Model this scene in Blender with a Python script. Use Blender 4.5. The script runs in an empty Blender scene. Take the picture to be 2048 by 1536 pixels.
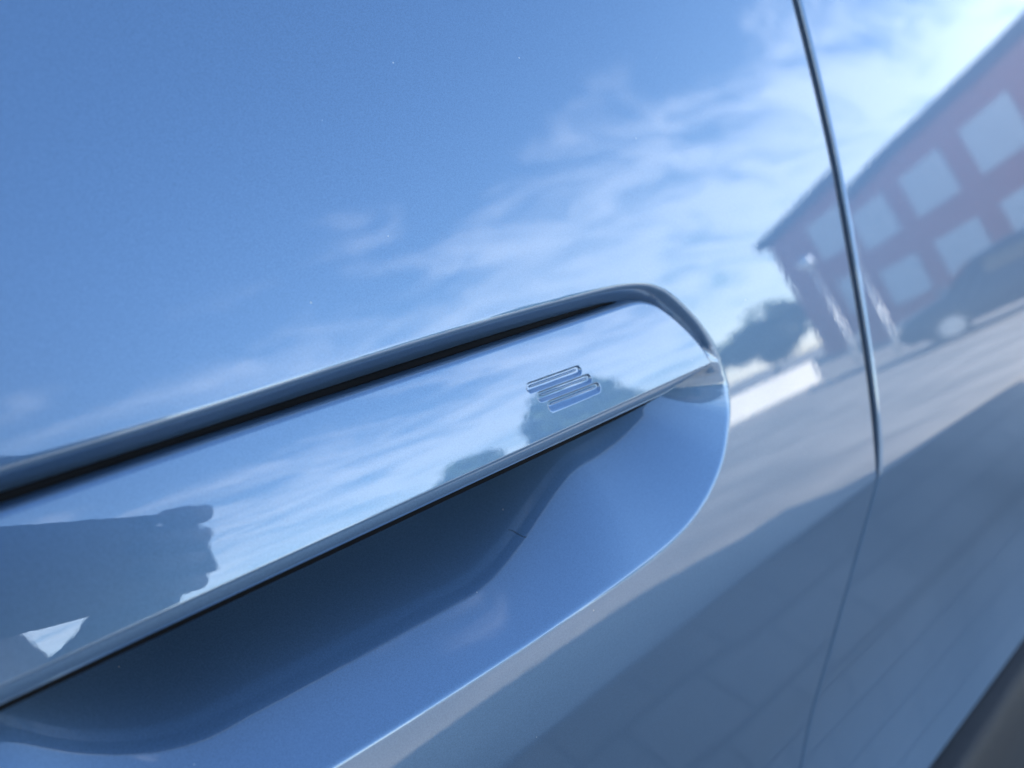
import bpy, bmesh, math, random
import numpy as np
from mathutils import Vector, Matrix
random.seed(4); rng = np.random.default_rng(4)
R = math.radians
scene = bpy.context.scene
col = scene.collection

# ------------------------------------------------------------------ camera
CAM = Vector((0.0, -0.15, 1.03))
FOC = 1538.0                                   # focal length in pixels of the 2048 px photograph
pitch = math.atan(598 / FOC)
azim = math.atan2(1776, FOC / math.cos(pitch))  # angle between the view and the car's long axis
F = Vector((math.cos(azim) * math.cos(pitch), math.sin(azim) * math.cos(pitch), -math.sin(pitch)))
RT = Vector((math.sin(azim), -math.cos(azim), 0))
UP = RT.cross(F)
cd = bpy.data.cameras.new('camera')
cam = bpy.data.objects.new('camera', cd); col.objects.link(cam)
cam.matrix_world = Matrix(((RT.x, UP.x, -F.x, CAM.x), (RT.y, UP.y, -F.y, CAM.y), (RT.z, UP.z, -F.z, CAM.z), (0, 0, 0, 1)))
cd.sensor_width = 36; cd.lens = 36 * FOC / 2048
cd.clip_start = 0.005; cd.clip_end = 2000
cd.dof.use_dof = True; cd.dof.focus_distance = 0.262; cd.dof.aperture_fstop = 7.5
scene.camera = cam

# ------------------------------------------------------------------ sky and sun
SUN_EL, SUN_AZ = R(32), R(88)                  # direction the light comes from, angle from +x
wd = bpy.data.worlds.new('World'); scene.world = wd; wd.use_nodes = True
nt = wd.node_tree; nt.nodes.clear()
def wn(t, **k):
    n = nt.nodes.new(t)
    for a, b in k.items(): setattr(n, a, b)
    return n
out = wn('ShaderNodeOutputWorld'); bg = wn('ShaderNodeBackground'); bg.inputs[1].default_value = 0.14
sky = wn('ShaderNodeTexSky', sky_type='NISHITA'); sky.sun_disc = False
sky.sun_elevation = SUN_EL; sky.sun_rotation = R(90) - SUN_AZ
sky.altitude = 200; sky.air_density = 1.15; sky.dust_density = 0.15; sky.ozone_density = 4.0
# high thin clouds on a plane far above: direction / height, streaked noise
tc = wn('ShaderNodeTexCoord'); sep = wn('ShaderNodeSeparateXYZ'); nt.links.new(tc.outputs['Generated'], sep.inputs[0])
def mth(op, a, b=None, clamp=False):
    n = wn('ShaderNodeMath', operation=op); n.use_clamp = clamp
    for i, v in enumerate((a, b)):
        if v is None: continue
        if isinstance(v, (int, float)): n.inputs[i].default_value = v
        else: nt.links.new(v, n.inputs[i])
    return n.outputs[0]
zz = mth('ADD', mth('MAXIMUM', sep.outputs[2], 0.0), 0.12)
cmb = wn('ShaderNodeCombineXYZ')
nt.links.new(mth('DIVIDE', sep.outputs[0], zz), cmb.inputs[0]); nt.links.new(mth('DIVIDE', sep.outputs[1], zz), cmb.inputs[1])
def cloud_noise(scale, rot, stretch, loc, detail, dist):
    mp = wn('ShaderNodeMapping'); nt.links.new(cmb.outputs[0], mp.inputs[0])
    mp.inputs['Location'].default_value = loc; mp.inputs['Rotation'].default_value = (0, 0, rot)
    mp.inputs['Scale'].default_value = (stretch[0], stretch[1], 1)
    nz = wn('ShaderNodeTexNoise'); nt.links.new(mp.outputs[0], nz.inputs[0])
    nz.inputs['Scale'].default_value = scale; nz.inputs['Detail'].default_value = detail
    nz.inputs['Roughness'].default_value = 0.66; nz.inputs['Distortion'].default_value = dist
    return nz.outputs[0]
big = cloud_noise(0.42, R(20), (1, 1), (5.3, 2.9, 0), 3, 0.2)
fine = cloud_noise(2.6, R(-35), (0.6, 1.5), (0.3, 0.9, 0), 12, 0.9)
low = wn('ShaderNodeMapRange'); nt.links.new(sep.outputs[2], low.inputs[0])   # more cloud towards the horizon
low.inputs[1].default_value = 0.26; low.inputs[2].default_value = 0.48; low.inputs[3].default_value = 0.13; low.inputs[4].default_value = -0.06
cov = mth('ADD', mth('ADD', mth('MULTIPLY', big, 0.62), mth('MULTIPLY', fine, 0.68)), low.outputs[0])
mr = wn('ShaderNodeMapRange', interpolation_type='SMOOTHSTEP'); nt.links.new(cov, mr.inputs[0])
mr.inputs[1].default_value = 0.65; mr.inputs[2].default_value = 0.86; mr.inputs[3].default_value = 0; mr.inputs[4].default_value = 0.36
mix = wn('ShaderNodeMixRGB'); nt.links.new(mr.outputs[0], mix.inputs[0]); nt.links.new(sky.outputs[0], mix.inputs[1])
mix.inputs[2].default_value = (11.5, 12.3, 13.2, 1)
nt.links.new(mix.outputs[0], bg.inputs[0]); nt.links.new(bg.outputs[0], out.inputs[0])

sd = bpy.data.lights.new('sun', 'SUN'); sd.energy = 5.0; sd.angle = R(0.5); sd.color = (1.0, 0.94, 0.85)
sun = bpy.data.objects.new('sun', sd); col.objects.link(sun)
sdir = Vector((math.cos(SUN_AZ) * math.cos(SUN_EL), math.sin(SUN_AZ) * math.cos(SUN_EL), math.sin(SUN_EL)))
sun.rotation_euler = sdir.to_track_quat('Z', 'Y').to_euler(); sun.location = sdir * 50

scene.view_settings.view_transform = 'Standard'; scene.view_settings.look = 'None'
scene.view_settings.gamma = 1; scene.view_settings.use_curve_mapping = False
scene.view_settings.exposure = 1.75
scene.cycles.max_bounces = 10; scene.cycles.glossy_bounces = 8

# ------------------------------------------------------------------ materials
def new_mat(name):
    m = bpy.data.materials.new(name); m.use_nodes = True
    return m, m.node_tree, m.node_tree.nodes['Principled BSDF']
def simple(name, c, rough=0.6, metal=0.0, var=0.25, scale=8.0, bump=0.0, coat=0.0, spec=0.5):
    m, t, b = new_mat(name)
    tcn = t.nodes.new('ShaderNodeTexCoord'); nz = t.nodes.new('ShaderNodeTexNoise')
    t.links.new(tcn.outputs['Object'], nz.inputs[0]); nz.inputs['Scale'].default_value = scale; nz.inputs['Detail'].default_value = 6
    rp = t.nodes.new('ShaderNodeValToRGB'); t.links.new(nz.outputs[0], rp.inputs[0])
    rp.color_ramp.elements[0].position = 0.3; rp.color_ramp.elements[1].position = 0.7
    rp.color_ramp.elements[0].color = tuple(x * (1 - var) for x in c) + (1,)
    rp.color_ramp.elements[1].color = tuple(min(1, x * (1 + var)) for x in c) + (1,)
    t.links.new(rp.outputs[0], b.inputs['Base Color'])
    b.inputs['Roughness'].default_value = rough; b.inputs['Metallic'].default_value = metal
    b.inputs['Coat Weight'].default_value = coat; b.inputs['Specular IOR Level'].default_value = spec
    if bump:
        bp = t.nodes.new('ShaderNodeBump'); bp.inputs['Strength'].default_value = bump; bp.inputs['Distance'].default_value = 0.02
        t.links.new(nz.outputs[0], bp.inputs['Height']); t.links.new(bp.outputs[0], b.inputs['Normal'])
    return m
def paint(name, c, metal=0.65, rough=0.42, ior=1.7, peel=0.02):
    """metallic flake base under a clear coat with a little orange peel"""
    m, t, b = new_mat(name)
    tcn = t.nodes.new('ShaderNodeTexCoord')
    vo = t.nodes.new('ShaderNodeTexVoronoi'); vo.inputs['Scale'].default_value = 4200
    t.links.new(tcn.outputs['Object'], vo.inputs['Vector'])
    mx = t.nodes.new('ShaderNodeMixRGB'); mx.inputs[1].default_value = tuple(x * 0.87 for x in c) + (1,)
    mx.inputs[2].default_value = tuple(min(1, x * 1.13) for x in c) + (1,)
    sp = t.nodes.new('ShaderNodeSeparateXYZ'); t.links.new(vo.outputs['Color'], sp.inputs[0]); t.links.new(sp.outputs[0], mx.inputs[0])
    du = t.nodes.new('ShaderNodeTexVoronoi'); du.inputs['Scale'].default_value = 160; du.inputs['Randomness'].default_value = 1
    t.links.new(tcn.outputs['Object'], du.inputs['Vector'])
    ds = t.nodes.new('ShaderNodeSeparateXYZ'); t.links.new(du.outputs['Color'], ds.inputs[0])
    def mm(op, a, b_):
        n = t.nodes.new('ShaderNodeMath'); n.operation = op
        for i, v in enumerate((a, b_)):
            if isinstance(v, (int, float)): n.inputs[i].default_value = v
            else: t.links.new(v, n.inputs[i])
        return n.outputs[0]
    spot = mm('LESS_THAN', du.outputs['Distance'], mm('MULTIPLY', ds.outputs[1], 0.055))
    spot = mm('MULTIPLY', spot, mm('GREATER_THAN', ds.outputs[0], 0.86))
    dm = t.nodes.new('ShaderNodeMixRGB'); t.links.new(mm('MULTIPLY', spot, 0.8), dm.inputs[0]); t.links.new(mx.outputs[0], dm.inputs[1]); dm.inputs[2].default_value = (0.55, 0.55, 0.52, 1)
    t.links.new(dm.outputs[0], b.inputs['Base Color'])
    t.links.new(mm('SUBTRACT', 1.0, spot), b.inputs['Coat Weight'])
    b.inputs['Metallic'].default_value = metal; b.inputs['Roughness'].default_value = rough
    b.inputs['Coat Roughness'].default_value = 0.008; b.inputs['Coat IOR'].default_value = ior
    nz = t.nodes.new('ShaderNodeTexNoise'); t.links.new(tcn.outputs['Object'], nz.inputs[0])
    nz.inputs['Scale'].default_value = 260; nz.inputs['Detail'].default_value = 2
    bp = t.nodes.new('ShaderNodeBump'); bp.inputs['Strength'].default_value = peel; bp.inputs['Distance'].default_value = 0.0004
    t.links.new(nz.outputs[0], bp.inputs['Height']); t.links.new(bp.outputs[0], b.inputs['Coat Normal'])
    return m
M = {}
M['paint'] = paint('grey_blue_metallic_paint', (0.115, 0.208, 0.33), ior=2.05)
M['deep_black'] = simple('matt_deep_black', (0.005, 0.005, 0.0055), 0.8, scale=60, spec=0.15)  # near black; on the handle strips it stands for shade in the gaps
M['seal'] = simple('gap_shade_seal', (0.016, 0.03, 0.05), 0.6, scale=60, spec=0.3)  # dark blue imitates the shaded paint edges inside the door gap
M['plastic'] = simple('textured_black_plastic', (0.02, 0.02, 0.022), 0.6, scale=300, bump=0.15)
M['grey_plastic'] = simple('grey_plastic', (0.16, 0.17, 0.18), 0.5, scale=200)
M['tint'] = simple('dark_tinted_glass', (0.01, 0.012, 0.014), 0.03, var=0.05)
M['alloy'] = simple('alloy_wheel_metal', (0.55, 0.56, 0.58), 0.3, metal=1.0, var=0.05)
M['tyre'] = simple('tyre_rubber', (0.02, 0.02, 0.02), 0.8, scale=40)
M['navy'] = simple('dark_navy_car_paint', (0.012, 0.015, 0.022), 0.25, spec=0.25, var=0.05)
M['lamp'] = simple('headlamp_glass', (0.6, 0.62, 0.65), 0.1, metal=0.8, var=0.1)
M['white'] = simple('white_render', (0.78, 0.77, 0.74), 0.8, var=0.06, scale=3)
M['blind'] = simple('white_window_blind', (0.52, 0.53, 0.55), 0.6, var=0.04, scale=2)
M['frame'] = simple('white_window_frame', (0.8, 0.8, 0.8), 0.4, var=0.03)
M['roof'] = simple('dark_roof_sheet', (0.03, 0.03, 0.034), 0.8, scale=1.5)
M['jacket'] = simple('dark_navy_cloth', (0.02, 0.024, 0.035), 0.9, scale=40, var=0.3)
M['jeans'] = simple('blue_denim', (0.05, 0.07, 0.12), 0.9, scale=60, var=0.3)
M['skin'] = simple('skin', (0.42, 0.26, 0.19), 0.55, scale=30, var=0.1)
M['hair'] = simple('brown_hair', (0.05, 0.032, 0.02), 0.6, scale=120, var=0.4)
M['phone'] = simple('dark_phone_glass', (0.02, 0.022, 0.026), 0.25, var=0.05)
M['fibre'] = simple('dark_fibre', (0.015, 0.02, 0.025), 0.8)
M['bark'] = simple('bark', (0.10, 0.075, 0.05), 0.9, scale=12, bump=0.5, var=0.4)
M['leaf'] = simple('green_leaves', (0.055, 0.10, 0.03), 0.7, scale=1.2, var=0.4)
M['steel'] = simple('galvanised_steel', (0.45, 0.46, 0.47), 0.4, metal=0.8, var=0.1)

def person_mat():
    """dark jacket above blue jeans, skin at neck and face"""
    m, t, b = new_mat('person_clothing'); g_ = t.nodes.new('ShaderNodeNewGeometry'); sp = t.nodes.new('ShaderNodeSeparateXYZ')
    t.links.new(g_.outputs['Position'], sp.inputs[0])
    rp = t.nodes.new('ShaderNodeValToRGB'); rp.color_ramp.interpolation = 'CONSTANT'
    dv = t.nodes.new('ShaderNodeMath'); dv.operation = 'DIVIDE'; t.links.new(sp.outputs[2], dv.inputs[0]); dv.inputs[1].default_value = 2.0
    t.links.new(dv.outputs[0], rp.inputs[0])
    e = rp.color_ramp.elements; e[0].position = 0.0; e[0].color = (0.02, 0.02, 0.022, 1); e[1].position = 0.05; e[1].color = (0.05, 0.07, 0.12, 1)
    x_ = e.new(0.45); x_.color = (0.02, 0.024, 0.035, 1); x_ = e.new(0.74); x_.color = (0.42, 0.26, 0.19, 1)
    t.links.new(rp.outputs[0], b.inputs['Base Color']); b.inputs['Roughness'].default_value = 0.85
    return m
M['person'] = person_mat()
def brick_mat():
    m, t, b = new_mat('red_brick_wall')
    tcn = t.nodes.new('ShaderNodeTexCoord'); br = t.nodes.new('ShaderNodeTexBrick')
    t.links.new(tcn.outputs['UV'], br.inputs[0])
    br.inputs['Color1'].default_value = (0.40, 0.08, 0.05, 1); br.inputs['Color2'].default_value = (0.32, 0.07, 0.045, 1)
    br.inputs['Mortar'].default_value = (0.35, 0.32, 0.29, 1); br.inputs['Scale'].default_value = 1.0
    br.inputs['Brick Width'].default_value = 0.25; br.inputs['Row Height'].default_value = 0.075; br.inputs['Mortar Size'].default_value = 0.008
    t.links.new(br.outputs[0], b.inputs['Base Color']); b.inputs['Roughness'].default_value = 0.85
    return m
M['brick'] = brick_mat()
def ground_mat():
    """grey concrete block paving with joints, stains and worn patches"""
    m, t, b = new_mat('concrete_block_paving')
    tcn = t.nodes.new('ShaderNodeTexCoord'); br = t.nodes.new('ShaderNodeTexBrick'); t.links.new(tcn.outputs['Object'], br.inputs[0])
    br.inputs['Color1'].default_value = (0.33, 0.308, 0.28, 1); br.inputs['Color2'].default_value = (0.295, 0.278, 0.255, 1)
    br.inputs['Mortar'].default_value = (0.225, 0.21, 0.195, 1); br.inputs['Scale'].default_value = 1
    br.inputs['Brick Width'].default_value = 0.2; br.inputs['Row Height'].default_value = 0.1; br.inputs['Mortar Size'].default_value = 0.005
    nz = t.nodes.new('ShaderNodeTexNoise'); t.links.new(tcn.outputs['Object'], nz.inputs[0]); nz.inputs['Scale'].default_value = 1.1; nz.inputs['Detail'].default_value = 8
    rp = t.nodes.new('ShaderNodeValToRGB'); t.links.new(nz.outputs[0], rp.inputs[0])
    rp.color_ramp.elements[0].position = 0.35; rp.color_ramp.elements[0].color = (0.6, 0.6, 0.6, 1)
    rp.color_ramp.elements[1].position = 0.62; rp.color_ramp.elements[1].color = (1, 1, 1, 1)
    mx = t.nodes.new('ShaderNodeMixRGB'); mx.blend_type = 'MULTIPLY'; mx.inputs[0].default_value = 1
    t.links.new(br.outputs[0], mx.inputs[1]); t.links.new(rp.outputs[0], mx.inputs[2])
    t.links.new(mx.outputs[0], b.inputs['Base Color']); b.inputs['Roughness'].default_value = 0.85
    return m
M['ground'] = ground_mat()

# ------------------------------------------------------------------ helpers
def tag(o, label=None, cat=None, group=None, kind=None):
    for k, v in (('label', label), ('category', cat), ('group', group), ('kind', kind)):
        if v: o[k] = v
    return o
def empty(name, loc=(0, 0, 0), rz=0):
    o = bpy.data.objects.new(name, None); col.objects.link(o); o.location = loc; o.rotation_euler.z = rz
    o.empty_display_size = 0.1
    return o
def link(name, me, mat, parent=None):
    o = bpy.data.objects.new(name, me); col.objects.link(o)
    if mat is not None: me.materials.append(mat)
    if parent is not None: o.parent = parent
    return o
def raw_mesh(name, V, Q, smooth=True):
    me = bpy.data.meshes.new(name)
    V = np.asarray(V, dtype=np.float64).reshape(-1, 3); Q = np.asarray(Q, dtype=np.int32)
    me.vertices.add(len(V)); me.vertices.foreach_set('co', V.astype(np.float32).ravel())
    k = Q.shape[1]
    me.loops.add(Q.size); me.loops.foreach_set('vertex_index', Q.ravel())
    me.polygons.add(len(Q)); me.polygons.foreach_set('loop_start', np.arange(len(Q), dtype=np.int32) * k)
    me.polygons.foreach_set('use_smooth', np.full(len(Q), smooth))
    me.update(calc_edges=True); me.validate()
    return me
def grid_mesh(name, G, flip=False, normals=True, N=None):
    """G[i, j] -> point; quads between neighbours; normals from central differences"""
    ni, nj = G.shape[:2]
    idx = np.arange(ni * nj).reshape(ni, nj)
    q = np.stack([idx[:-1, :-1], idx[1:, :-1], idx[1:, 1:], idx[:-1, 1:]], -1).reshape(-1, 4)
    if flip: q = q[:, ::-1]
    me = raw_mesh(name, G, q)
    if normals:
        a = np.gradient(G, axis=0); b = np.gradient(G, axis=1)
        n = np.cross(a, b); ln = np.linalg.norm(n, axis=2, keepdims=True); n = n / np.maximum(ln, 1e-20)
        if flip: n = -n
        if N is not None: n = np.where(np.isnan(N), n, N)
        me.normals_split_custom_set_from_vertices(n.reshape(-1, 3).astype(np.float32).tolist())
    return me
class BM:
    def __init__(s): s.b = bmesh.new()
    def box(s, c, d, rz=0, bevel=0.0):
        r = bmesh.ops.create_cube(s.b, size=1); vs = r['verts']
        bmesh.ops.scale(s.b, vec=d, verts=vs)
        if bevel:
            es = list({e for v in vs for e in v.link_edges})
            g = bmesh.ops.bevel(s.b, geom=es, offset=bevel, segments=3, affect='EDGES', profile=0.6); vs = list({v for f in g['faces'] for v in f.verts} | {v for v in vs if v.is_valid})
        bmesh.ops.rotate(s.b, cent=(0, 0, 0), matrix=Matrix.Rotation(rz, 3, 'Z'), verts=vs)
        bmesh.ops.translate(s.b, vec=c, verts=vs); return s
    def cyl(s, c, r1, r2, h, axis='Z', seg=24):
        g = bmesh.ops.create_cone(s.b, cap_ends=True, segments=seg, radius1=r1, radius2=r2, depth=h); vs = g['verts']
        if axis == 'Y': bmesh.ops.rotate(s.b, cent=(0, 0, 0), matrix=Matrix.Rotation(R(90), 3, 'X'), verts=vs)
        if axis == 'X': bmesh.ops.rotate(s.b, cent=(0, 0, 0), matrix=Matrix.Rotation(R(90), 3, 'Y'), verts=vs)
        bmesh.ops.translate(s.b, vec=c, verts=vs); return s
    def tube(s, pts, rad, seg=10):
        pts = [Vector(p) for p in pts]; rings = []
        for i, p in enumerate(pts):
            d = (pts[min(i + 1, len(pts) - 1)] - pts[max(i - 1, 0)]).normalized()
            a = d.orthogonal().normalized(); bb = d.cross(a); r = rad[i] if hasattr(rad, '__len__') else rad
            rings.append([s.b.verts.new(p + a * r * math.cos(2 * math.pi * k / seg) + bb * r * math.sin(2 * math.pi * k / seg)) for k in range(seg)])
        for A, B in zip(rings, rings[1:]):
            for k in range(seg):
                s.b.faces.new((A[k], A[(k + 1) % seg], B[(k + 1) % seg], B[k]))
        s.b.faces.new(rings[0][::-1]); s.b.faces.new(rings[-1]); return s
    def build(s, name, mat, parent=None, smooth=False):
        bmesh.ops.recalc_face_normals(s.b, faces=s.b.faces)
        me = bpy.data.meshes.new(name); s.b.to_mesh(me); s.b.free()
        if smooth: me.polygons.foreach_set('use_smooth', [True] * len(me.polygons))
        return link(name, me, mat, parent)
def catmull(P, n=14):
    P = [np.array(p, float) for p in P]; o = []
    for i in range(len(P) - 1):
        a = P[i - 1] if i > 0 else 2 * P[0] - P[1]; b = P[i]; c = P[i + 1]; d = P[i + 2] if i + 2 < len(P) else 2 * P[-1] - P[-2]
        for k in range(n):
            t = k / n
            o.append(0.5 * (2 * b + (c - a) * t + (2 * a - 5 * b + 4 * c - d) * t * t + (3 * b - a - 3 * c + d) * t ** 3))
    o.append(P[-1]); return np.array(o)
def seg_dist(X, Z, poly):
    """unsigned distance from every (X, Z) to an open polyline"""
    best = np.full(X.shape, 1e9)
    for a, b in zip(poly[:-1], poly[1:]):
        e = b - a; L = e @ e
        if L < 1e-16: continue
        t = np.clip(((X - a[0]) * e[0] + (Z - a[1]) * e[1]) / L, 0, 1)
        np.minimum(best, (X - a[0] - t * e[0]) ** 2 + (Z - a[1] - t * e[1]) ** 2, out=best)
    return np.sqrt(best)
def inside(X, Z, poly):
    c = np.zeros(X.shape, bool)
    p = poly; q = np.roll(poly, -1, axis=0)
    for (x1, z1), (x2, z2) in zip(p, q):
        if z1 == z2: continue
        k = ((z1 > Z) != (z2 > Z)) & (X < (x2 - x1) * (Z - z1) / (z2 - z1) + x1)
        c ^= k
    return c
def spaced(breaks):
    """breaks: [(start, step), ..., (end, None)]"""
    o = []
    for (a, st), (b, _) in zip(breaks[:-1], breaks[1:]):
        n = max(1, int(round((b - a) / st))); o += list(a + (b - a) * np.arange(n) / n)
    o.append(breaks[-1][0]); return np.array(o)

# ------------------------------------------------------------------ the ground
g = BM(); g.box((60, -60, -0.25), (900, 900, 0.5))
tag(g.build('ground', M['ground']), kind='structure')

# ------------------------------------------------------------------ the car: side surface
sm = lambda t: t * t * (3 - 2 * t)
ramp = lambda d, a, b: np.clip((d - a) / (b - a), 0, 1)
ZC = 0.812                                     # height of the body crease
def side(x, z):
    t = z - ZC; w = 0.0012
    sp = np.where(t / w > 40, t, w * np.log1p(np.exp(np.minimum(t / w, 40))))
    tp = np.maximum(t, 0); q = np.maximum(0.64 - z, 0)
    u = np.clip(0.32 - x, -0.2, 0.42) / 0.32
    u = np.where(x < 0.32, sm(np.clip(u / 1.3, 0, 1)) * 1.1, 0.0)
    tw = 0.055 * u * (np.maximum(z, ZC) - 0.93)
    tr = np.clip(x - 0.4395, 0, 0.5)
    return tw - 0.026 * (tr - 0.5 * tr * tr) - 0.07 * t + 0.246 * sp + 0.185 * (tp - 0.05 * (1 - np.exp(-tp / 0.05))) - 1.0 * q * q
def gap_x(z): return 0.4395 - 0.35 * np.maximum(z - 0.98, 0) ** 1.5 - 0.30 * np.maximum(0.70 - z, 0) ** 2

MM = 0.001
rec_up = catmull([(-95, 905), (-88, 928), (-65, 943), (-30, 947.5), (20, 948.4), (66, 949.5), (124.6, 952), (173, 953.4), (211.6, 953.8), (236, 953.6), (252, 952), (262, 949), (270.5, 944), (283, 932.5), (290.6, 922.3), (294.8, 912.5)])
rec_low = catmull([(294.8, 912.5), (296.4, 906), (297, 899), (293.8, 886), (281.6, 868.5), (258, 854.6), (224.5, 848.5), (166, 847.5), (119.6, 848), (69, 849.5), (10, 852), (-45, 860), (-82, 880), (-95, 905)])
rec_up, rec_low = rec_up * MM, rec_low * MM
rec_poly = np.vstack([rec_up, rec_low[1:-1]])
_d = np.arange(-0.004, 0.12, 0.00004)
def table(slope): return np.concatenate([[0], np.cumsum((slope[1:] + slope[:-1]) / 2 * 0.00004)])
wall_tab = table(1.15 * sm(ramp(_d, -0.0022, 0.0018)))
lip_tab = table(sm(ramp(_d, -0.0018, 0.0016)) + 0.15 * sm(ramp(_d, 0.002, 0.03)))
FL = (1.85, 1.08, 0.148, 0.224, 1.25)      # how steeply the scoop goes in: middle, less at both ends
def recess(X, Z):
    D = np.zeros(X.shape)
    m = (X > -0.11) & (X < 0.31) & (Z > 0.835) & (Z < 0.965)
    if not m.any(): return D
    x, z = X[m], Z[m]
    s = np.where(inside(x, z, rec_poly), 1, -1)
    du = seg_dist(x, z, rec_up); dl = seg_dist(x, z, rec_low)
    up = du < dl
    du = np.where((s < 0) & up, -du, du); dl = np.where((s < 0) & ~up, -dl, dl)
    a = np.interp(du, _d, wall_tab)
    lip = np.interp(dl, _d, lip_tab)
    b = lip * (FL[0] - FL[1] * sm(ramp(x, FL[2], FL[3])) - FL[4] * sm(ramp(-x, -0.055, 0.0)))
    a = np.where((s < 0) & ~up, 1.0, a); b = np.where((s < 0) & up, 1.0, b)
    k = 0.006
    h = np.clip(0.5 + 0.5 * (b - a) / k, 0, 1)
    kk = np.minimum(1, np.minimum(a, b) / 0.004)
    D[m] = np.minimum(a, b) * (1 - kk) + kk * (b * (1 - h) + a * h - k * h * (1 - h))
    return D

car = empty('car', (0.1, 0.9, 0))
tag(car, 'grey-blue metallic car with flush pull handle in a scooped door recess', 'car')
def cpart(name, me, mat, parent=None):
    o = link(name, me, mat)
    p = parent or car
    o.parent = p
    if p is car: o.matrix_parent_inverse = Matrix.Translation(-car.location)
    return o
def panel(name, xs, z, xl, xr, rec=False, yaw=0.0, roll=0.0022, gapd=0.0042, tilt=0.0, fol=None):
    """a skin panel between the gap curves xl(z), xr(z), with rolled edges turned inwards"""
    base = np.array(xs)
    th = np.radians([12, 25, 38, 52, 66, 80, 92])
    cols = []
    zcol = z
    def body(x):
        y = side(x, zcol)
        return y
    gapd = 0.0014 + (gapd - 0.0014) * sm(ramp(z, ZC - 0.02, ZC + 0.03))
    L = xl(z) + gapd; Rr = xr(z) - gapd
    u = (base - base[0]) / (base[-1] - base[0])
    X = np.empty((len(base), len(z)))
    for j in range(len(base)):
        t = u[j]
        # columns follow the gap at the ends and run straight in the middle
        wl = sm(np.clip(1 - (base[j] - base[0]) / 0.08, 0, 1)); wr = sm(np.clip(1 - (base[-1] - base[j]) / 0.08, 0, 1))
        X[j] = base[j] + wl * (L + roll - base[0]) + wr * (Rr - roll - base[-1])
    Z = np.broadcast_to(z, X.shape).copy()
    if rec:                                    # mesh rows run along both lips of the recess
        xo = np.argsort(rec_low[:, 0]); lowc = np.interp(np.clip(X, 0.0, 0.225), rec_low[xo, 0], rec_low[xo, 1]) - 0.848
        xo = np.argsort(rec_up[:, 0]); upc = np.interp(np.clip(X, -0.03, 0.24), rec_up[xo, 0], rec_up[xo, 1]) - 0.953
        Z = Z + lowc * sm(np.clip(1 - np.abs(Z - 0.848) / 0.03, 0, 1)) + upc * sm(np.clip(1 - np.abs(Z - 0.953) / 0.03, 0, 1))
    def full(X, Z):
        Y = side(X, Z)
        return Y + recess(X, Z) if rec else Y
    Y = full(X, Z); e_ = 2e-5
    yx = (full(X + e_, Z) - full(X - e_, Z)) / (2 * e_); yz = (full(X, Z + e_) - full(X, Z - e_)) / (2 * e_)
    Nn = np.stack([yx, -np.ones_like(yx), yz], -1); Nn /= np.linalg.norm(Nn, axis=-1, keepdims=True)
    G = np.stack([X, Y, Z], -1)
    def edge(end, sgn):
        e = []
        for a in th:
            g_ = end.copy(); g_[:, 0] += sgn * roll * math.sin(a); g_[:, 1] += roll * (1 - math.cos(a)); e.append(g_)
        g_ = e[-1].copy(); g_[:, 1] += 0.012; e.append(g_)
        return e
    G = np.stack(edge(G[0], -1)[::-1] + [G[i] for i in range(G.shape[0])] + edge(G[-1], 1))
    # bottom hem
    b0 = G[:, 0].copy(); hem = []
    for a in th:
        h = b0.copy(); h[:, 2] -= 0.006 * math.sin(a); h[:, 1] += 0.006 * (1 - math.cos(a)); hem.append(h)
    h = hem[-1].copy(); h[:, 1] += 0.02; hem.append(h)
    G = np.concatenate([np.stack(hem[::-1], 1), G], 1)
    NN = np.full(G.shape, np.nan); k0 = len(th) + 1
    NN[k0:k0 + Nn.shape[0], k0:] = Nn
    me = grid_mesh(name, G, N=NN)
    return cpart(name, me, M['paint'])
zs_door = spaced([(0.437, 0.005), (0.80, 0.0006), (0.822, 0.0016), (0.844, 0.0003), (0.852, 0.00032), (0.906, 0.0006), (0.944, 0.0003), (0.958, 0.0012), (0.985, 0.004), (1.125, None)])
zs_rear = spaced([(0.437, 0.005), (0.80, 0.0006), (0.822, 0.002), (0.9, 0.004), (1.125, None)])
door = panel('front_door', spaced([(-0.62, 0.012), (-0.11, 0.0015), (-0.02, 0.0005), (0.25, 0.0004), (0.302, 0.003), (0.43, None)]), zs_door, lambda z: -0.63 + 0 * z, gap_x, rec=True)
rear = panel('rear_door', spaced([(0.445, 0.004), (0.80, 0.02), (1.40, None)]), zs_rear, gap_x, lambda z: 1.42 + 0 * z)
panel('front_fender', spaced([(-1.85, 0.05), (-0.64, None)]), zs_rear[:-20], lambda z: -1.86 + 0 * z, lambda z: -0.63 + 0 * z)
panel('rear_quarter_panel', spaced([(1.43, 0.05), (2.88, None)]), zs_rear, lambda z: 1.42 + 0 * z, lambda z: 2.89 + 0 * z)

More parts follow.
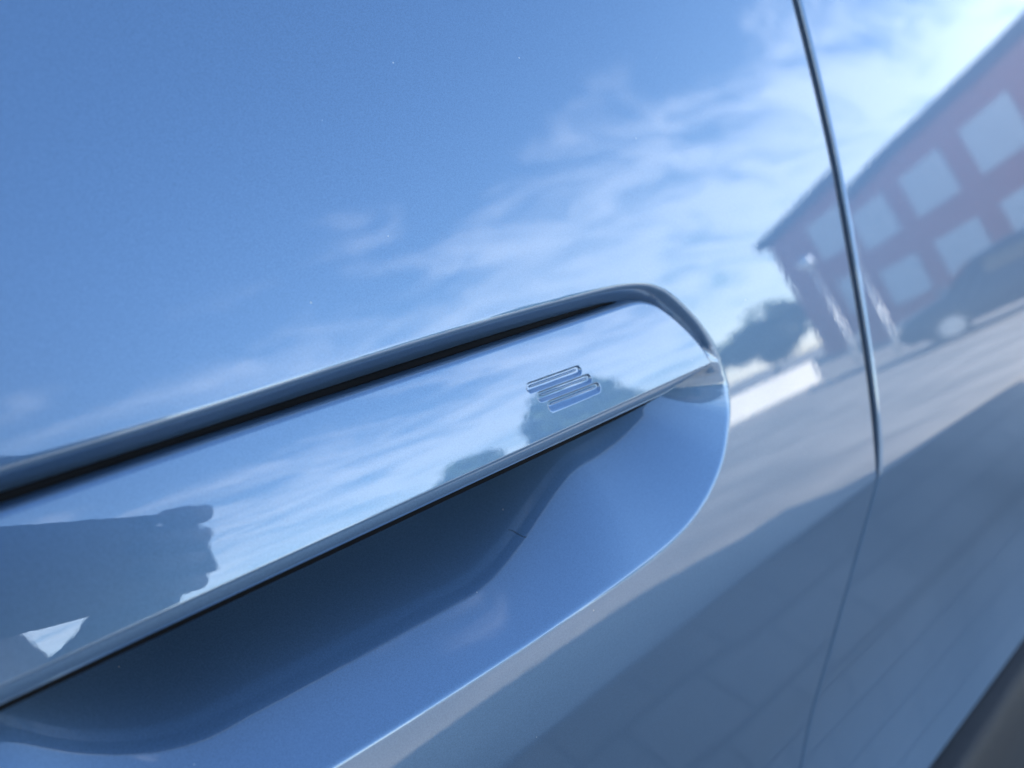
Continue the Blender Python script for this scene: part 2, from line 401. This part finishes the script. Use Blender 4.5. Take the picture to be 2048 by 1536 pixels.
# ------------------------------------------------------------------ the door handle flap
ft = catmull([(-70, 936), (-30, 938), (18, 939.6), (64, 941.2), (122, 942.7), (170, 944), (209, 945), (236, 945.8), (249, 945.9), (257, 944.4), (264.5, 940.8), (275, 932), (284, 922), (288.6, 914.2)], 10) * MM
def flap_top(x): return np.interp(x, ft[:, 0], ft[:, 1])
def flap_bot(x): return 0.9057 + (x - 0.0085) * 0.0255
GROOVES = [((180.6, 928.1), (206.2, 928.3)), ((184.4, 924.1), (210.2, 924.3)), ((188.2, 920.2), (213.6, 920.4))]
def flap_face(x, z):
    zm = 0.927 + (x - 0.1) * 0.02
    y = side(x, zm) + 0.0012 + 0.455 * (z - zm) + 2.2 * (z - zm) ** 2 * 0.6
    return y
def groove_depth(X, Z):
    D = np.zeros(X.shape)
    for a, b in GROOVES:
        d = seg_dist(X, Z, np.array([a, b]) * MM)
        D = np.maximum(D, 0.0011 * sm(np.clip((0.00178 - d) / 0.0007, 0, 1)))
    return D
fx = spaced([(-0.07, 0.004), (0.0, 0.002), (0.174, 0.0003), (0.220, 0.0012), (0.24, 0.0008), (0.2875, None)])
fv = np.concatenate([np.linspace(0, 0.06, 12)[:-1], np.linspace(0.06, 0.30, 14)[:-1], np.linspace(0.30, 0.86, 90)[:-1], np.linspace(0.86, 1, 26)])
zb = flap_bot(fx); zt = flap_top(fx)
Zf = zb[:, None] + (zt - zb)[:, None] * fv[None, :]
Xf = np.broadcast_to(fx[:, None], Zf.shape).copy()
Yf = flap_face(Xf, Zf) + groove_depth(Xf, Zf)
dt = seg_dist(Xf, Zf, ft)
rt = 0.0014
Yf += rt - np.sqrt(np.maximum(rt * rt - np.maximum(rt - dt, 0) ** 2, 0))
db = Zf - flap_bot(Xf); rb = 0.0007
Yf += 0.8 * np.maximum(rb - db, 0) ** 2 / (2 * rb)
G = np.stack([Xf, Yf, Zf], -1)
rows = []
lo = G[:, 0].copy()                            # lower return: a chamfer facing down, then the underside
fade = np.clip((0.2895 - fx) / 0.035, 0.1, 1)
for dz, dy in ((0.0005, -0.00008), (0.0016, -0.00018), (0.0030, -0.00018), (0.0042, 0.0001), (0.0050, 0.0010), (0.0053, 0.0024), (0.0054, 0.0050), (0.0054, 0.0110)):
    r_ = lo.copy(); r_[:, 2] -= dz * fade; r_[:, 1] += dy * fade; rows.append(r_)
hi = G[:, -1].copy(); tops = []
for dz, dy in ((0.0, 0.001), (-0.0003, 0.004), (-0.0006, 0.009)):
    r_ = hi.copy(); r_[:, 2] += dz; r_[:, 1] += dy; tops.append(r_)
G = np.concatenate([np.stack(rows[::-1], 1), G, np.stack(tops, 1)], 1)
handle = cpart('door_handle', grid_mesh('door_handle', G), M['paint'])
for a, b in GROOVES:                           # raised bar lying in each slot of the emblem
    p, q = np.array(a) * MM, np.array(b) * MM
    n = 24; pts = []
    for k in range(n + 1):
        c = p + (q - p) * (0.01 + 0.98 * k / n); pts.append((c[0], float(flap_face(c[0], c[1])) + 0.00125, c[1]))
    bm = BM(); bm.tube(pts, [0.0003] + [0.0005] * (n - 1) + [0.0003], 12)
    o = bm.build('emblem_bar', M['paint'], handle, smooth=True)
    o.matrix_parent_inverse = Matrix.Identity(4)
bk = np.stack([np.stack([fx[::6], flap_face(fx[::6], z_) + 0.011, z_], -1) for z_ in (flap_bot(fx[::6]) - 0.004, (flap_bot(fx[::6]) + flap_top(fx[::6])) / 2, flap_top(fx[::6]) - 0.0008)], 1)
link('handle_back', grid_mesh('handle_back', bk, flip=True), M['grey_plastic'], handle)
# black strip below the flap, added to paint the shade of its gap
bm = BM()
pts = [(x, float(flap_face(x, flap_bot(x))) + 0.0042, float(flap_bot(x)) - 0.0060) for x in np.linspace(-0.06, 0.262, 40)]
bm.tube(pts, [0.0023] * 34 + [0.0022, 0.0021, 0.0019, 0.0016, 0.0011, 0.0005], 10)
bm.build('gap_shade_strip', M['deep_black'], handle, smooth=True)

bm = BM()  # second strip: black stand-in for shade in the gap above the flap
gx = [0.2 * i / 20 - 0.06 for i in range(20)]
gp = [(p[0], p[1]) for p in ft[::3]]
bm.tube([(x, float(flap_face(x, z)) + 0.0068, z + 0.0003) for x, z in gp], [0.0017] * len(gp), 8)
bm.build('gap_shade_strip', M['deep_black'], handle, smooth=True)
# door gap seal behind the panels, set forward to give the gap its shade
zc_ = np.linspace(0.43, 1.12, 60)
bm = BM(); bm.tube([(float(gap_x(z)), float(side(0.4394, z)) + 0.0122, z) for z in zc_], [0.0095] * 60, 16)
o = bm.build('door_seal', M['seal'], None, smooth=True); o.parent = car; o.matrix_parent_inverse = Matrix.Translation(-car.location)

# ------------------------------------------------------------------ sill, shell, glass, wheels of the car
def own(o): o.parent = car; o.matrix_parent_inverse = Matrix.Translation(-car.location); return o
prof = [(0.022, 0.424), (0.0, 0.4235), (-0.026, 0.421), (-0.034, 0.416), (-0.040, 0.405), (-0.050, 0.375), (-0.056, 0.31), (-0.056, 0.25), (-0.045, 0.19), (0.0, 0.16)]
xs = np.linspace(-0.8, 1.65, 70)
own(link('sill_trim', grid_mesh('sill_trim', np.array([[(x, y - 0.006, z) for (y, z) in prof[::-1]] for x in xs])), M['plastic']))
bm = BM(); bm.box((0.5, 0.9, 0.30), (4.2, 1.5, 0.14), bevel=0.03); own(bm.build('underbody', M['deep_black']))
def loft(name, stations, mat, y0, y1, inset):
    pass
# shell behind the skins: cross-sections along x (x, floor, belt height, roof height, roof inset)
st = [(-2.05, 0.35, 0.60, 0.62, 0.35), (-1.98, 0.30, 0.80, 0.86, 0.25), (-1.3, 0.30, 0.92, 0.99, 0.2), (-1.05, 0.30, 1.0, 1.06, 0.2), (-0.55, 0.30, 1.08, 1.38, 0.28),
      (-0.2, 0.30, 1.1, 1.58, 0.27), (0.5, 0.30, 1.1, 1.65, 0.26), (1.4, 0.30, 1.1, 1.6, 0.28), (2.25, 0.30, 1.1, 1.46, 0.33), (2.75, 0.30, 1.05, 1.1, 0.28), (2.98, 0.32, 0.88, 0.92, 0.2), (3.03, 0.38, 0.6, 0.62, 0.2)]
secs = []
for x, zf, zb_, zr, ins in st:
    taper = 0.0 if -1.7 < x < 2.9 else 0.06
    half = [(0.07 + taper, zf), (0.045 + taper, 0.5), (0.045 + taper, min(0.8, zb_ - 0.02)), (float(side(0, zb_)) + 0.035 + taper if zb_ > 0.85 else 0.06 + taper, zb_),
            (ins - 0.03, zr - 0.035), (ins + 0.10, zr - 0.004), (0.9, zr + 0.012)]
    full = half + [(1.8 - y, z) for (y, z) in half[-2::-1]]
    secs.append([(x, y, z) for y, z in full])
Gs = np.array(secs); 
own(link('body_shell', grid_mesh('body_shell', Gs, flip=True, normals=False), M['paint']))
for pts, nm in ((Gs[0], 'front_bumper'), (Gs[-1], 'rear_bumper')):
    me = bpy.data.meshes.new(nm); me.from_pydata([tuple(p) for p in pts], [], [list(range(len(pts)))]); own(link(nm, me, M['paint']))
def side_glass(xa, xb, ta, tb):
    n = 12; Gw = []
    for k in range(n + 1):
        u = k / n; x0 = xa + (xb - xa) * u; col_ = []
        ztop = ta + (tb - ta) * u
        for j in range(9):
            z = 1.13 + (ztop - 1.13) * j / 8
            col_.append((x0, float(side(0, 1.125)) + 0.004 + (z - 1.125) * 0.50, z))
        Gw.append(col_)
    own(link('side_window', grid_mesh('side_window', np.array(Gw)), M['tint']))
side_glass(-0.45, 0.41, 1.38, 1.44); side_glass(0.46, 1.4, 1.44, 1.43)
def wheel(x, y, s):
    w = BM(); w.cyl((x, y, 0.33), 0.33, 0.33, 0.2, 'Y', 48)
    t = w.build('wheel', M['tyre']); own(t)
    r_ = BM(); r_.cyl((x, y - s * 0.095, 0.33), 0.21, 0.21, 0.03, 'Y', 32)
    for k in range(5):
        a = k * 2 * math.pi / 5
        r_.box((x + 0.1 * math.cos(a), y - s * 0.113, 0.33 + 0.1 * math.sin(a)), (0.04, 0.012, 0.04))
    o = r_.build('rim', M['alloy'], t)
for x in (-1.15, 2.05): wheel(x, 0.11, 1); wheel(x, 1.69, -1)

# ------------------------------------------------------------------ a dark fibre lying in the recess
def surf(x, z):
    X = np.array([[x]]); Z = np.array([[z]])
    return float(side(X, Z)[0, 0] + recess(X, Z)[0, 0])
bm = BM()
fp = [(0.1768 + 0.0042 * k / 8, 0.8668 - 0.0024 * k / 8 + 0.0003 * math.sin(k * 0.8)) for k in range(9)]
bm.tube([(x, surf(x, z) - 0.00015, z) for x, z in fp], [0.00006] + [0.00014] * 7 + [0.00006], 6)
tag(bm.build('lint_fibre', M['fibre']), 'tiny dark lint fibre lying on the blue paint of the handle recess', 'fibre')

# ------------------------------------------------------------------ what the paint mirrors: the photographer
def cpt(r, u, f): return CAM + RT * r + UP * u + F * f
ph = empty('phone', tuple(cpt(0.090, -0.025, -0.008)))
tag(ph, 'dark phone held level by a person beside the car door', 'phone')
def along(bmobj, name, mat, parent, smooth=True):
    o = bmobj.build(name, mat, None, smooth); o.parent = parent; o.matrix_parent_inverse = Matrix.Translation(-parent.location); return o
bm = bmesh.new(); r_ = bmesh.ops.create_cube(bm, size=1); bmesh.ops.scale(bm, vec=(0.182, 0.076, 0.008), verts=bm.verts)
bmesh.ops.bevel(bm, geom=[e for e in bm.edges if abs(e.verts[0].co.z - e.verts[1].co.z) > 0.001], offset=0.011, segments=6, affect='EDGES')
mt = Matrix(((RT.x, UP.x, -F.x), (RT.y, UP.y, -F.y), (RT.z, UP.z, -F.z)))
for v in bm.verts: v.co = mt @ v.co + cpt(0.090, -0.025, -0.008)
x = BM(); x.b.free(); x.b = bm; along(x, 'phone_case', M['phone'], ph, False)

def skin_body(name, pts, edges, rad, mat, parent=None, root=0, sub=2):
    me = bpy.data.meshes.new(name); me.from_pydata([tuple(p) for p in pts], edges, [])
    o = link(name, me, mat, parent)
    md = o.modifiers.new('skin', 'SKIN')
    sk = me.skin_vertices[0].data if me.skin_vertices else None
    if sk is None:
        bm_ = bmesh.new(); bm_.from_mesh(me); bm_.verts.layers.skin.verify(); bm_.to_mesh(me); bm_.free(); sk = me.skin_vertices[0].data
    for i, r in enumerate(rad):
        sk[i].radius = (r, r) if not hasattr(r, '__len__') else r
        sk[i].use_root = (i == root)
    s = o.modifiers.new('sub', 'SUBSURF'); s.levels = sub; s.render_levels = sub
    for p in me.polygons: p.use_smooth = True
    md.use_smooth_shade = True
    return o
FH = Vector((math.cos(azim), math.sin(azim), 0))
B = Vector((CAM.x, CAM.y, 0)) - FH * 0.46 + RT * 0.15
def bp(r, f, z): return B + RT * r + FH * f + Vector((0, 0, z))
hr = cpt(0.198, -0.026, -0.012); hl = cpt(-0.055, -0.035, -0.014)
pts = [bp(0, 0, 0.95), bp(0, 0.0, 1.12), bp(0, 0.01, 1.30), bp(0, 0.01, 1.42), bp(0, 0.04, 1.50), bp(0, 0.075, 1.58), bp(0, 0.085, 1.68)]
rad = [0.16, 0.145, 0.16, 0.12, 0.06, 0.085, 0.085]
ed = [(i, i + 1) for i in range(6)]
def add(parent_i, chain):
    k = parent_i
    for p, r in chain:
        pts.append(p); rad.append(r); ed.append((k, len(pts) - 1)); k = len(pts) - 1
    return k
add(3, [(bp(0.19, 0.0, 1.40), 0.075), (bp(0.27, -0.02, 1.25), 0.058), (bp(0.26, 0.10, 0.95), 0.05), ((bp(0.26, 0.10, 0.95) + hr * 2) / 3 + Vector((0, 0, -0.02)), 0.042), (hr + (bp(0.26, 0.10, 0.95) - hr) * 0.14, 0.03)])
add(3, [(bp(-0.19, 0.0, 1.40), 0.075), (bp(-0.27, -0.02, 1.25), 0.058), (bp(-0.26, 0.04, 1.08), 0.05), ((bp(-0.26, 0.04, 1.08) + hl * 2) / 3 + Vector((0, 0, -0.02)), 0.042), (hl + (bp(-0.26, 0.04, 1.08) - hl) * 0.14, 0.03)])
for s in (1, -1):
    add(0, [(bp(s * 0.10, 0, 0.86), 0.10), (bp(s * 0.12, 0.02, 0.50), 0.065), (bp(s * 0.13, -0.02, 0.10), 0.045), (bp(s * 0.13, -0.01, 0.045), 0.04), (bp(s * 0.14, 0.15, 0.032), 0.032)])
person = skin_body('person', pts, ed, rad, M['person'])
tag(person, 'person in dark clothes holding a phone beside the car door', 'person')
def hand(h, s):
    """palm at the phone's end; four fingers bend round its back, the thumb stays on the screen side"""
    p0 = h + RT * s * 0.012
    hp = [p0 - FH * 0.045, p0 - FH * 0.01, h + F * 0.004]; hrad = [0.024, (0.018, 0.032), (0.012, 0.030)]
    he = [(0, 1), (1, 2)]
    o = skin_body('hand', hp, he, hrad, M['skin'], person, root=1)
    for k in range(4):
        u = 0.034 - k * 0.022; ln = (0.85, 1.0, 0.95, 0.75)[k]
        q = h + UP * u
        fp_ = [q - F * 0.006 + RT * s * 0.010, q + F * 0.012 + RT * s * 0.018, q + F * 0.022 - RT * s * 0.022 * ln, q + F * 0.013 - RT * s * 0.044 * ln]
        skin_body('finger', fp_, [(0, 1), (1, 2), (2, 3)], [0.010, 0.0095, 0.0085, 0.007], M['skin'], o, root=0)
    fp_ = [p0 - FH * 0.02 + UP * 0.01, h - F * 0.022 + UP * 0.024 - RT * s * 0.004, h - F * 0.018 + UP * 0.028 - RT * s * 0.032]
    skin_body('thumb', fp_, [(0, 1), (1, 2)], [0.013, 0.011, 0.009], M['skin'], o, root=0)
hand(hr, 1); hand(hl, -1)
hb = bmesh.new(); bmesh.ops.create_uvsphere(hb, u_segments=24, v_segments=16, radius=1)
for v in hb.verts:
    v.co = Vector((v.co.x * 0.088, v.co.y * 0.1, v.co.z * 0.105)); v.co = bp(0, 0.045, 1.685) + RT * v.co.x + FH * (v.co.y - 0.012) + Vector((0, 0, v.co.z))
x = BM(); x.b.free(); x.b = hb; x.build('hair', M['hair'], person, True)

# ------------------------------------------------------------------ brick house across the yard
def pol(az, dist, z=0.0): return Vector((0.4 + dist * math.cos(R(az)), -dist * math.sin(R(az)), z))
A0 = pol(29.2, 39.5); A1 = pol(11, 28.8)
hd = (A1 - A0).normalized(); hn = Vector((-hd.y, hd.x, 0));
if hn.x > 0: hn = -hn                          # faces the car
house = empty('brick_house', tuple(A0)); tag(house, 'red brick house with rows of big white windows and dark roof edge', 'house')
def hpt(s, o, z): return A0 + hd * s + hn * o + Vector((0, 0, z))
HL = 30.0
def top(s): return 7.0 + 0.5 * min(1, max(0, s / 7.0)) + 0.01 * s
def hpart(name, verts, faces, mat, parent=house):
    me = bpy.data.meshes.new(name); me.from_pydata([tuple(v) for v in verts], [], faces)
    o = link(name, me, mat); o.parent = parent
    o.matrix_parent_inverse = Matrix.Translation(-A0)
    return o, me
vs, fs = [], []
cols_ = [0, 3.5, 7, HL]
for s in cols_:
    vs += [hpt(s, 0, 0), hpt(s, 0, top(s)), hpt(s, -9, top(s)), hpt(s, -9, 0)]
for i in range(len(cols_) - 1):
    a, b = i * 4, i * 4 + 4
    fs += [(a, b, b + 1, a + 1), (a + 2, b + 2, b + 3, a + 3)]
fs += [(0, 1, 2, 3), (len(vs) - 4, len(vs) - 1, len(vs) - 2, len(vs) - 3)]
o, me = hpart('wall', vs, fs, M['brick'])
uv = me.uv_layers.new(name='UVMap')
for poly in me.polygons:
    for li in poly.loop_indices:
        v = me.vertices[me.loops[li].vertex_index].co - A0; uv.data[li].uv = (v.dot(hd) + v.dot(hn), v.z)
def hbox(name, s0, s1, o0, o1, z0, z1, mat, parent=house):
    v = [hpt(s, o_, z) for s in (s0, s1) for o_ in (o0, o1) for z in (z0, z1)]
    o, me = hpart(name, v, [(0, 1, 3, 2), (4, 6, 7, 5), (0, 4, 5, 1), (2, 3, 7, 6), (0, 2, 6, 4), (1, 5, 7, 3)], mat, parent)
    if parent is not house: o.matrix_parent_inverse = Matrix.Translation(-A0)
    return o
rv, rf = [], []
for s in (-0.35, 3.5, 7, HL):
    t_ = top(max(s, 0))
    rv += [hpt(s, 0.45, t_ - 0.05), hpt(s, 0.45, t_ + 0.35), hpt(s, -9.4, t_ + 0.9), hpt(s, -9.4, t_ - 0.05)]
for i in range(3):
    a, b = i * 4, i * 4 + 4
    rf += [(a, b, b + 1, a + 1), (a + 1, b + 1, b + 2, a + 2), (a + 2, b + 2, b + 3, a + 3), (a + 3, b + 3, b, a)]
rf += [(0, 1, 2, 3), (12, 15, 14, 13)]
hpart('roof', rv, rf, M['roof'])
for row, (z0, z1) in enumerate(((1.6, 3.5), (4.7, 6.6))):
    for k in range(7):
        s = 4.3 + k * 3.7
        w = hbox('window', s - 1.25, s + 1.25, -0.02, 0.06, z0, z1, M['blind'])
        for (a, b, c, d) in ((s - 1.35, s - 1.25, z0 - 0.1, z1 + 0.1), (s + 1.25, s + 1.35, z0 - 0.1, z1 + 0.1), (s - 1.25, s + 1.25, z1, z1 + 0.1), (s - 1.25, s + 1.25, z0 - 0.1, z0), (s - 0.04, s + 0.04, z0, z1)):
            hbox('frame', a, b, -0.01, 0.1, c, d, M['frame'], w)
hbox('door', 5.6, 6.7, -0.02, 0.05, 0.02, 1.4, M['roof'])

# ------------------------------------------------------------------ trees
def leaf_mesh(name, centre, rx, rz, n, leaf, seed):
    r = np.random.default_rng(seed)
    nb = 26
    bc = r.normal(size=(nb, 3)); bc /= np.linalg.norm(bc, axis=1)[:, None]; bc *= r.uniform(0.35, 0.85, (nb, 1))
    br = r.uniform(0.22, 0.42, nb)
    w = r.integers(0, nb, n)
    d = r.normal(size=(n, 3)); d /= np.linalg.norm(d, axis=1)[:, None]
    p = bc[w] + d * (br[w] * r.uniform(0.55, 1.05, n))[:, None]
    p *= np.array([rx, rx, rz]); p += np.array(centre)
    a = r.normal(size=(n, 3)); a /= np.linalg.norm(a, axis=1)[:, None]
    b = np.cross(a, r.normal(size=(n, 3))); b /= np.linalg.norm(b, axis=1)[:, None]
    sz = leaf * r.uniform(0.6, 1.3, (n, 1))
    V = np.stack([p - a * sz, p + b * sz * 0.55, p + a * sz, p - b * sz * 0.55], 1)
    return raw_mesh(name, V, np.arange(n * 4).reshape(n, 4), False)
def tree(name, az, dist, h, rx, label, seed, n=9000):
    b = pol(az, dist); t = empty(name, tuple(b)); tag(t, label, 'tree', 'trees along the yard')
    hc = h * 0.58; rz = h * 0.42
    tb = BM(); tb.tube([(0, 0, 0), (0.05, 0.03, h * 0.25), (0.0, 0.08, h * 0.5), (0.04, 0, h * 0.8)], [h * 0.028, h * 0.022, h * 0.016, h * 0.005], 9)
    r = random.Random(seed)
    for k in range(7):
        a = r.uniform(0, 6.28); z = h * r.uniform(0.28, 0.6)
        tb.tube([(0.02, 0.03, z), (rx * 0.35 * math.cos(a), rx * 0.35 * math.sin(a), z + h * 0.09), (rx * 0.7 * math.cos(a), rx * 0.7 * math.sin(a), z + h * 0.2)], [h * 0.011, h * 0.007, h * 0.003], 6)
    tb.build('trunk', M['bark'], t, True)
    link('crown', leaf_mesh('crown', (0, 0, hc), rx, rz, n, h * 0.028, seed), M['leaf'], t)
tree('broadleaf_tree', 32.6, 46, 5.0, 3.6, 'low green tree standing just past the corner of the brick house', 1)
tree('broadleaf_tree', 38.0, 44, 4.4, 2.8, 'small green tree second from the corner of the brick house', 2)
tree('broadleaf_tree', 46.5, 24, 7.0, 2.2, 'tall round green tree standing alone in the open yard', 3)
tree('broadleaf_tree', 55.0, 30, 6.2, 2.3, 'small green tree at the edge of the yard beside a low one', 5)
tree('broadleaf_tree', 60.5, 30, 5.0, 2.2, 'lowest green tree at the far edge of the yard', 6)

# ------------------------------------------------------------------ dark parked car and white wall across the yard
def parked_car(loc, rz, label):
    c = empty('parked_car', tuple(loc), rz); tag(c, label, 'car')
    st = [(-2.1, 0.45, 0.62, 0.15), (-2.0, 0.28, 0.78, 0.06), (-1.2, 0.25, 0.96, 0.02), (-0.6, 0.25, 1.38, 0.0), (0.0, 0.25, 1.47, 0.0), (0.9, 0.25, 1.44, 0.0), (1.6, 0.25, 1.12, 0.02), (2.05, 0.28, 0.98, 0.06), (2.12, 0.4, 0.7, 0.15)]
    S = []
    for x, zf, zr, ty in st:
        hw = 0.88 - ty; zb_ = min(0.92, zr - 0.06); tin = 0.06 + 0.5 * max(0, zr - 0.95)
        half = [(hw - 0.08, zf), (hw, zf + 0.12), (hw, (zb_ + zf) / 2), (hw - 0.04, zb_), (hw - tin, zr - 0.04), (hw - tin - 0.12, zr), (0, zr + 0.02)]
        S.append([(x, -y, z) for y, z in half] + [(x, y, z) for y, z in half[-2::-1]])
    G_ = np.array(S); me = grid_mesh('body', G_, normals=False, flip=True)
    bm_ = bmesh.new(); bm_.from_mesh(me); bmesh.ops.holes_fill(bm_, edges=[e for e in bm_.edges if e.is_boundary], sides=40); bmesh.ops.recalc_face_normals(bm_, faces=bm_.faces); bm_.to_mesh(me); bm_.free()
    link('body', me, M['navy'], c)
    for s in (-1, 1):
        w = BM(); w.box((0.15, s * 0.79, 1.14), (1.5, 0.03, 0.28), bevel=0.01); w.build('window', M['tint'], c)
        h_ = BM(); h_.box((-2.0, s * 0.62, 0.68), (0.14, 0.28, 0.12), bevel=0.03); h_.build('headlight', M['lamp'], c)
        for x in (-1.35, 1.3):
            t_ = BM(); t_.cyl((x, s * 0.8, 0.32), 0.32, 0.32, 0.2, 'Y', 32); t__ = t_.build('wheel', M['tyre'], c)
            q = BM(); q.cyl((x, s * 0.9, 0.32), 0.2, 0.2, 0.03, 'Y', 24); q.build('rim', M['alloy'], t__)
    ws = BM(); ws.b.faces.new([ws.b.verts.new(v) for v in ((-1.19, -0.66, 1.0), (-1.19, 0.66, 1.0), (-0.66, 0.58, 1.375), (-0.66, -0.58, 1.375))]); ws.build('windscreen', M['tint'], c)
parked_car(pol(18.5, 14.0), R(60), 'dark navy car parked in front of the brick house')
w = BM(); a, b = pol(40, 13.5), pol(30.5, 16.5); dv = b - a
w.box(tuple((a + b) / 2 + Vector((0, 0, 0.3))), (dv.length, 0.22, 0.6), math.atan2(dv.y, dv.x), 0.02)
tag(w.build('garden_wall', M['white']), 'low white rendered wall in the sun beyond the yard', 'wall')

# ------------------------------------------------------------------ garden lamp with a polished globe, in front of the house
lp = pol(27.4, 18.0); lamp = empty('garden_lamp', tuple(lp)); tag(lamp, 'slim steel lamp post with polished round head before the brick house', 'lamp')
b_ = BM(); b_.tube([(0, 0, 0), (0, 0, 0.3), (0, 0, 2.75)], [0.07, 0.05, 0.035], 14); b_.build('post', M['steel'], lamp, True)
M['globe'] = simple('polished_metal', (0.8, 0.8, 0.8), 0.12, metal=1.0, var=0.03)
hb = bmesh.new(); bmesh.ops.create_uvsphere(hb, u_segments=24, v_segments=16, radius=0.2)
for v in hb.verts: v.co.z = v.co.z * 0.9 + 2.92
x = BM(); x.b.free(); x.b = hb; x.build('lamp_head', M['globe'], lamp, True)
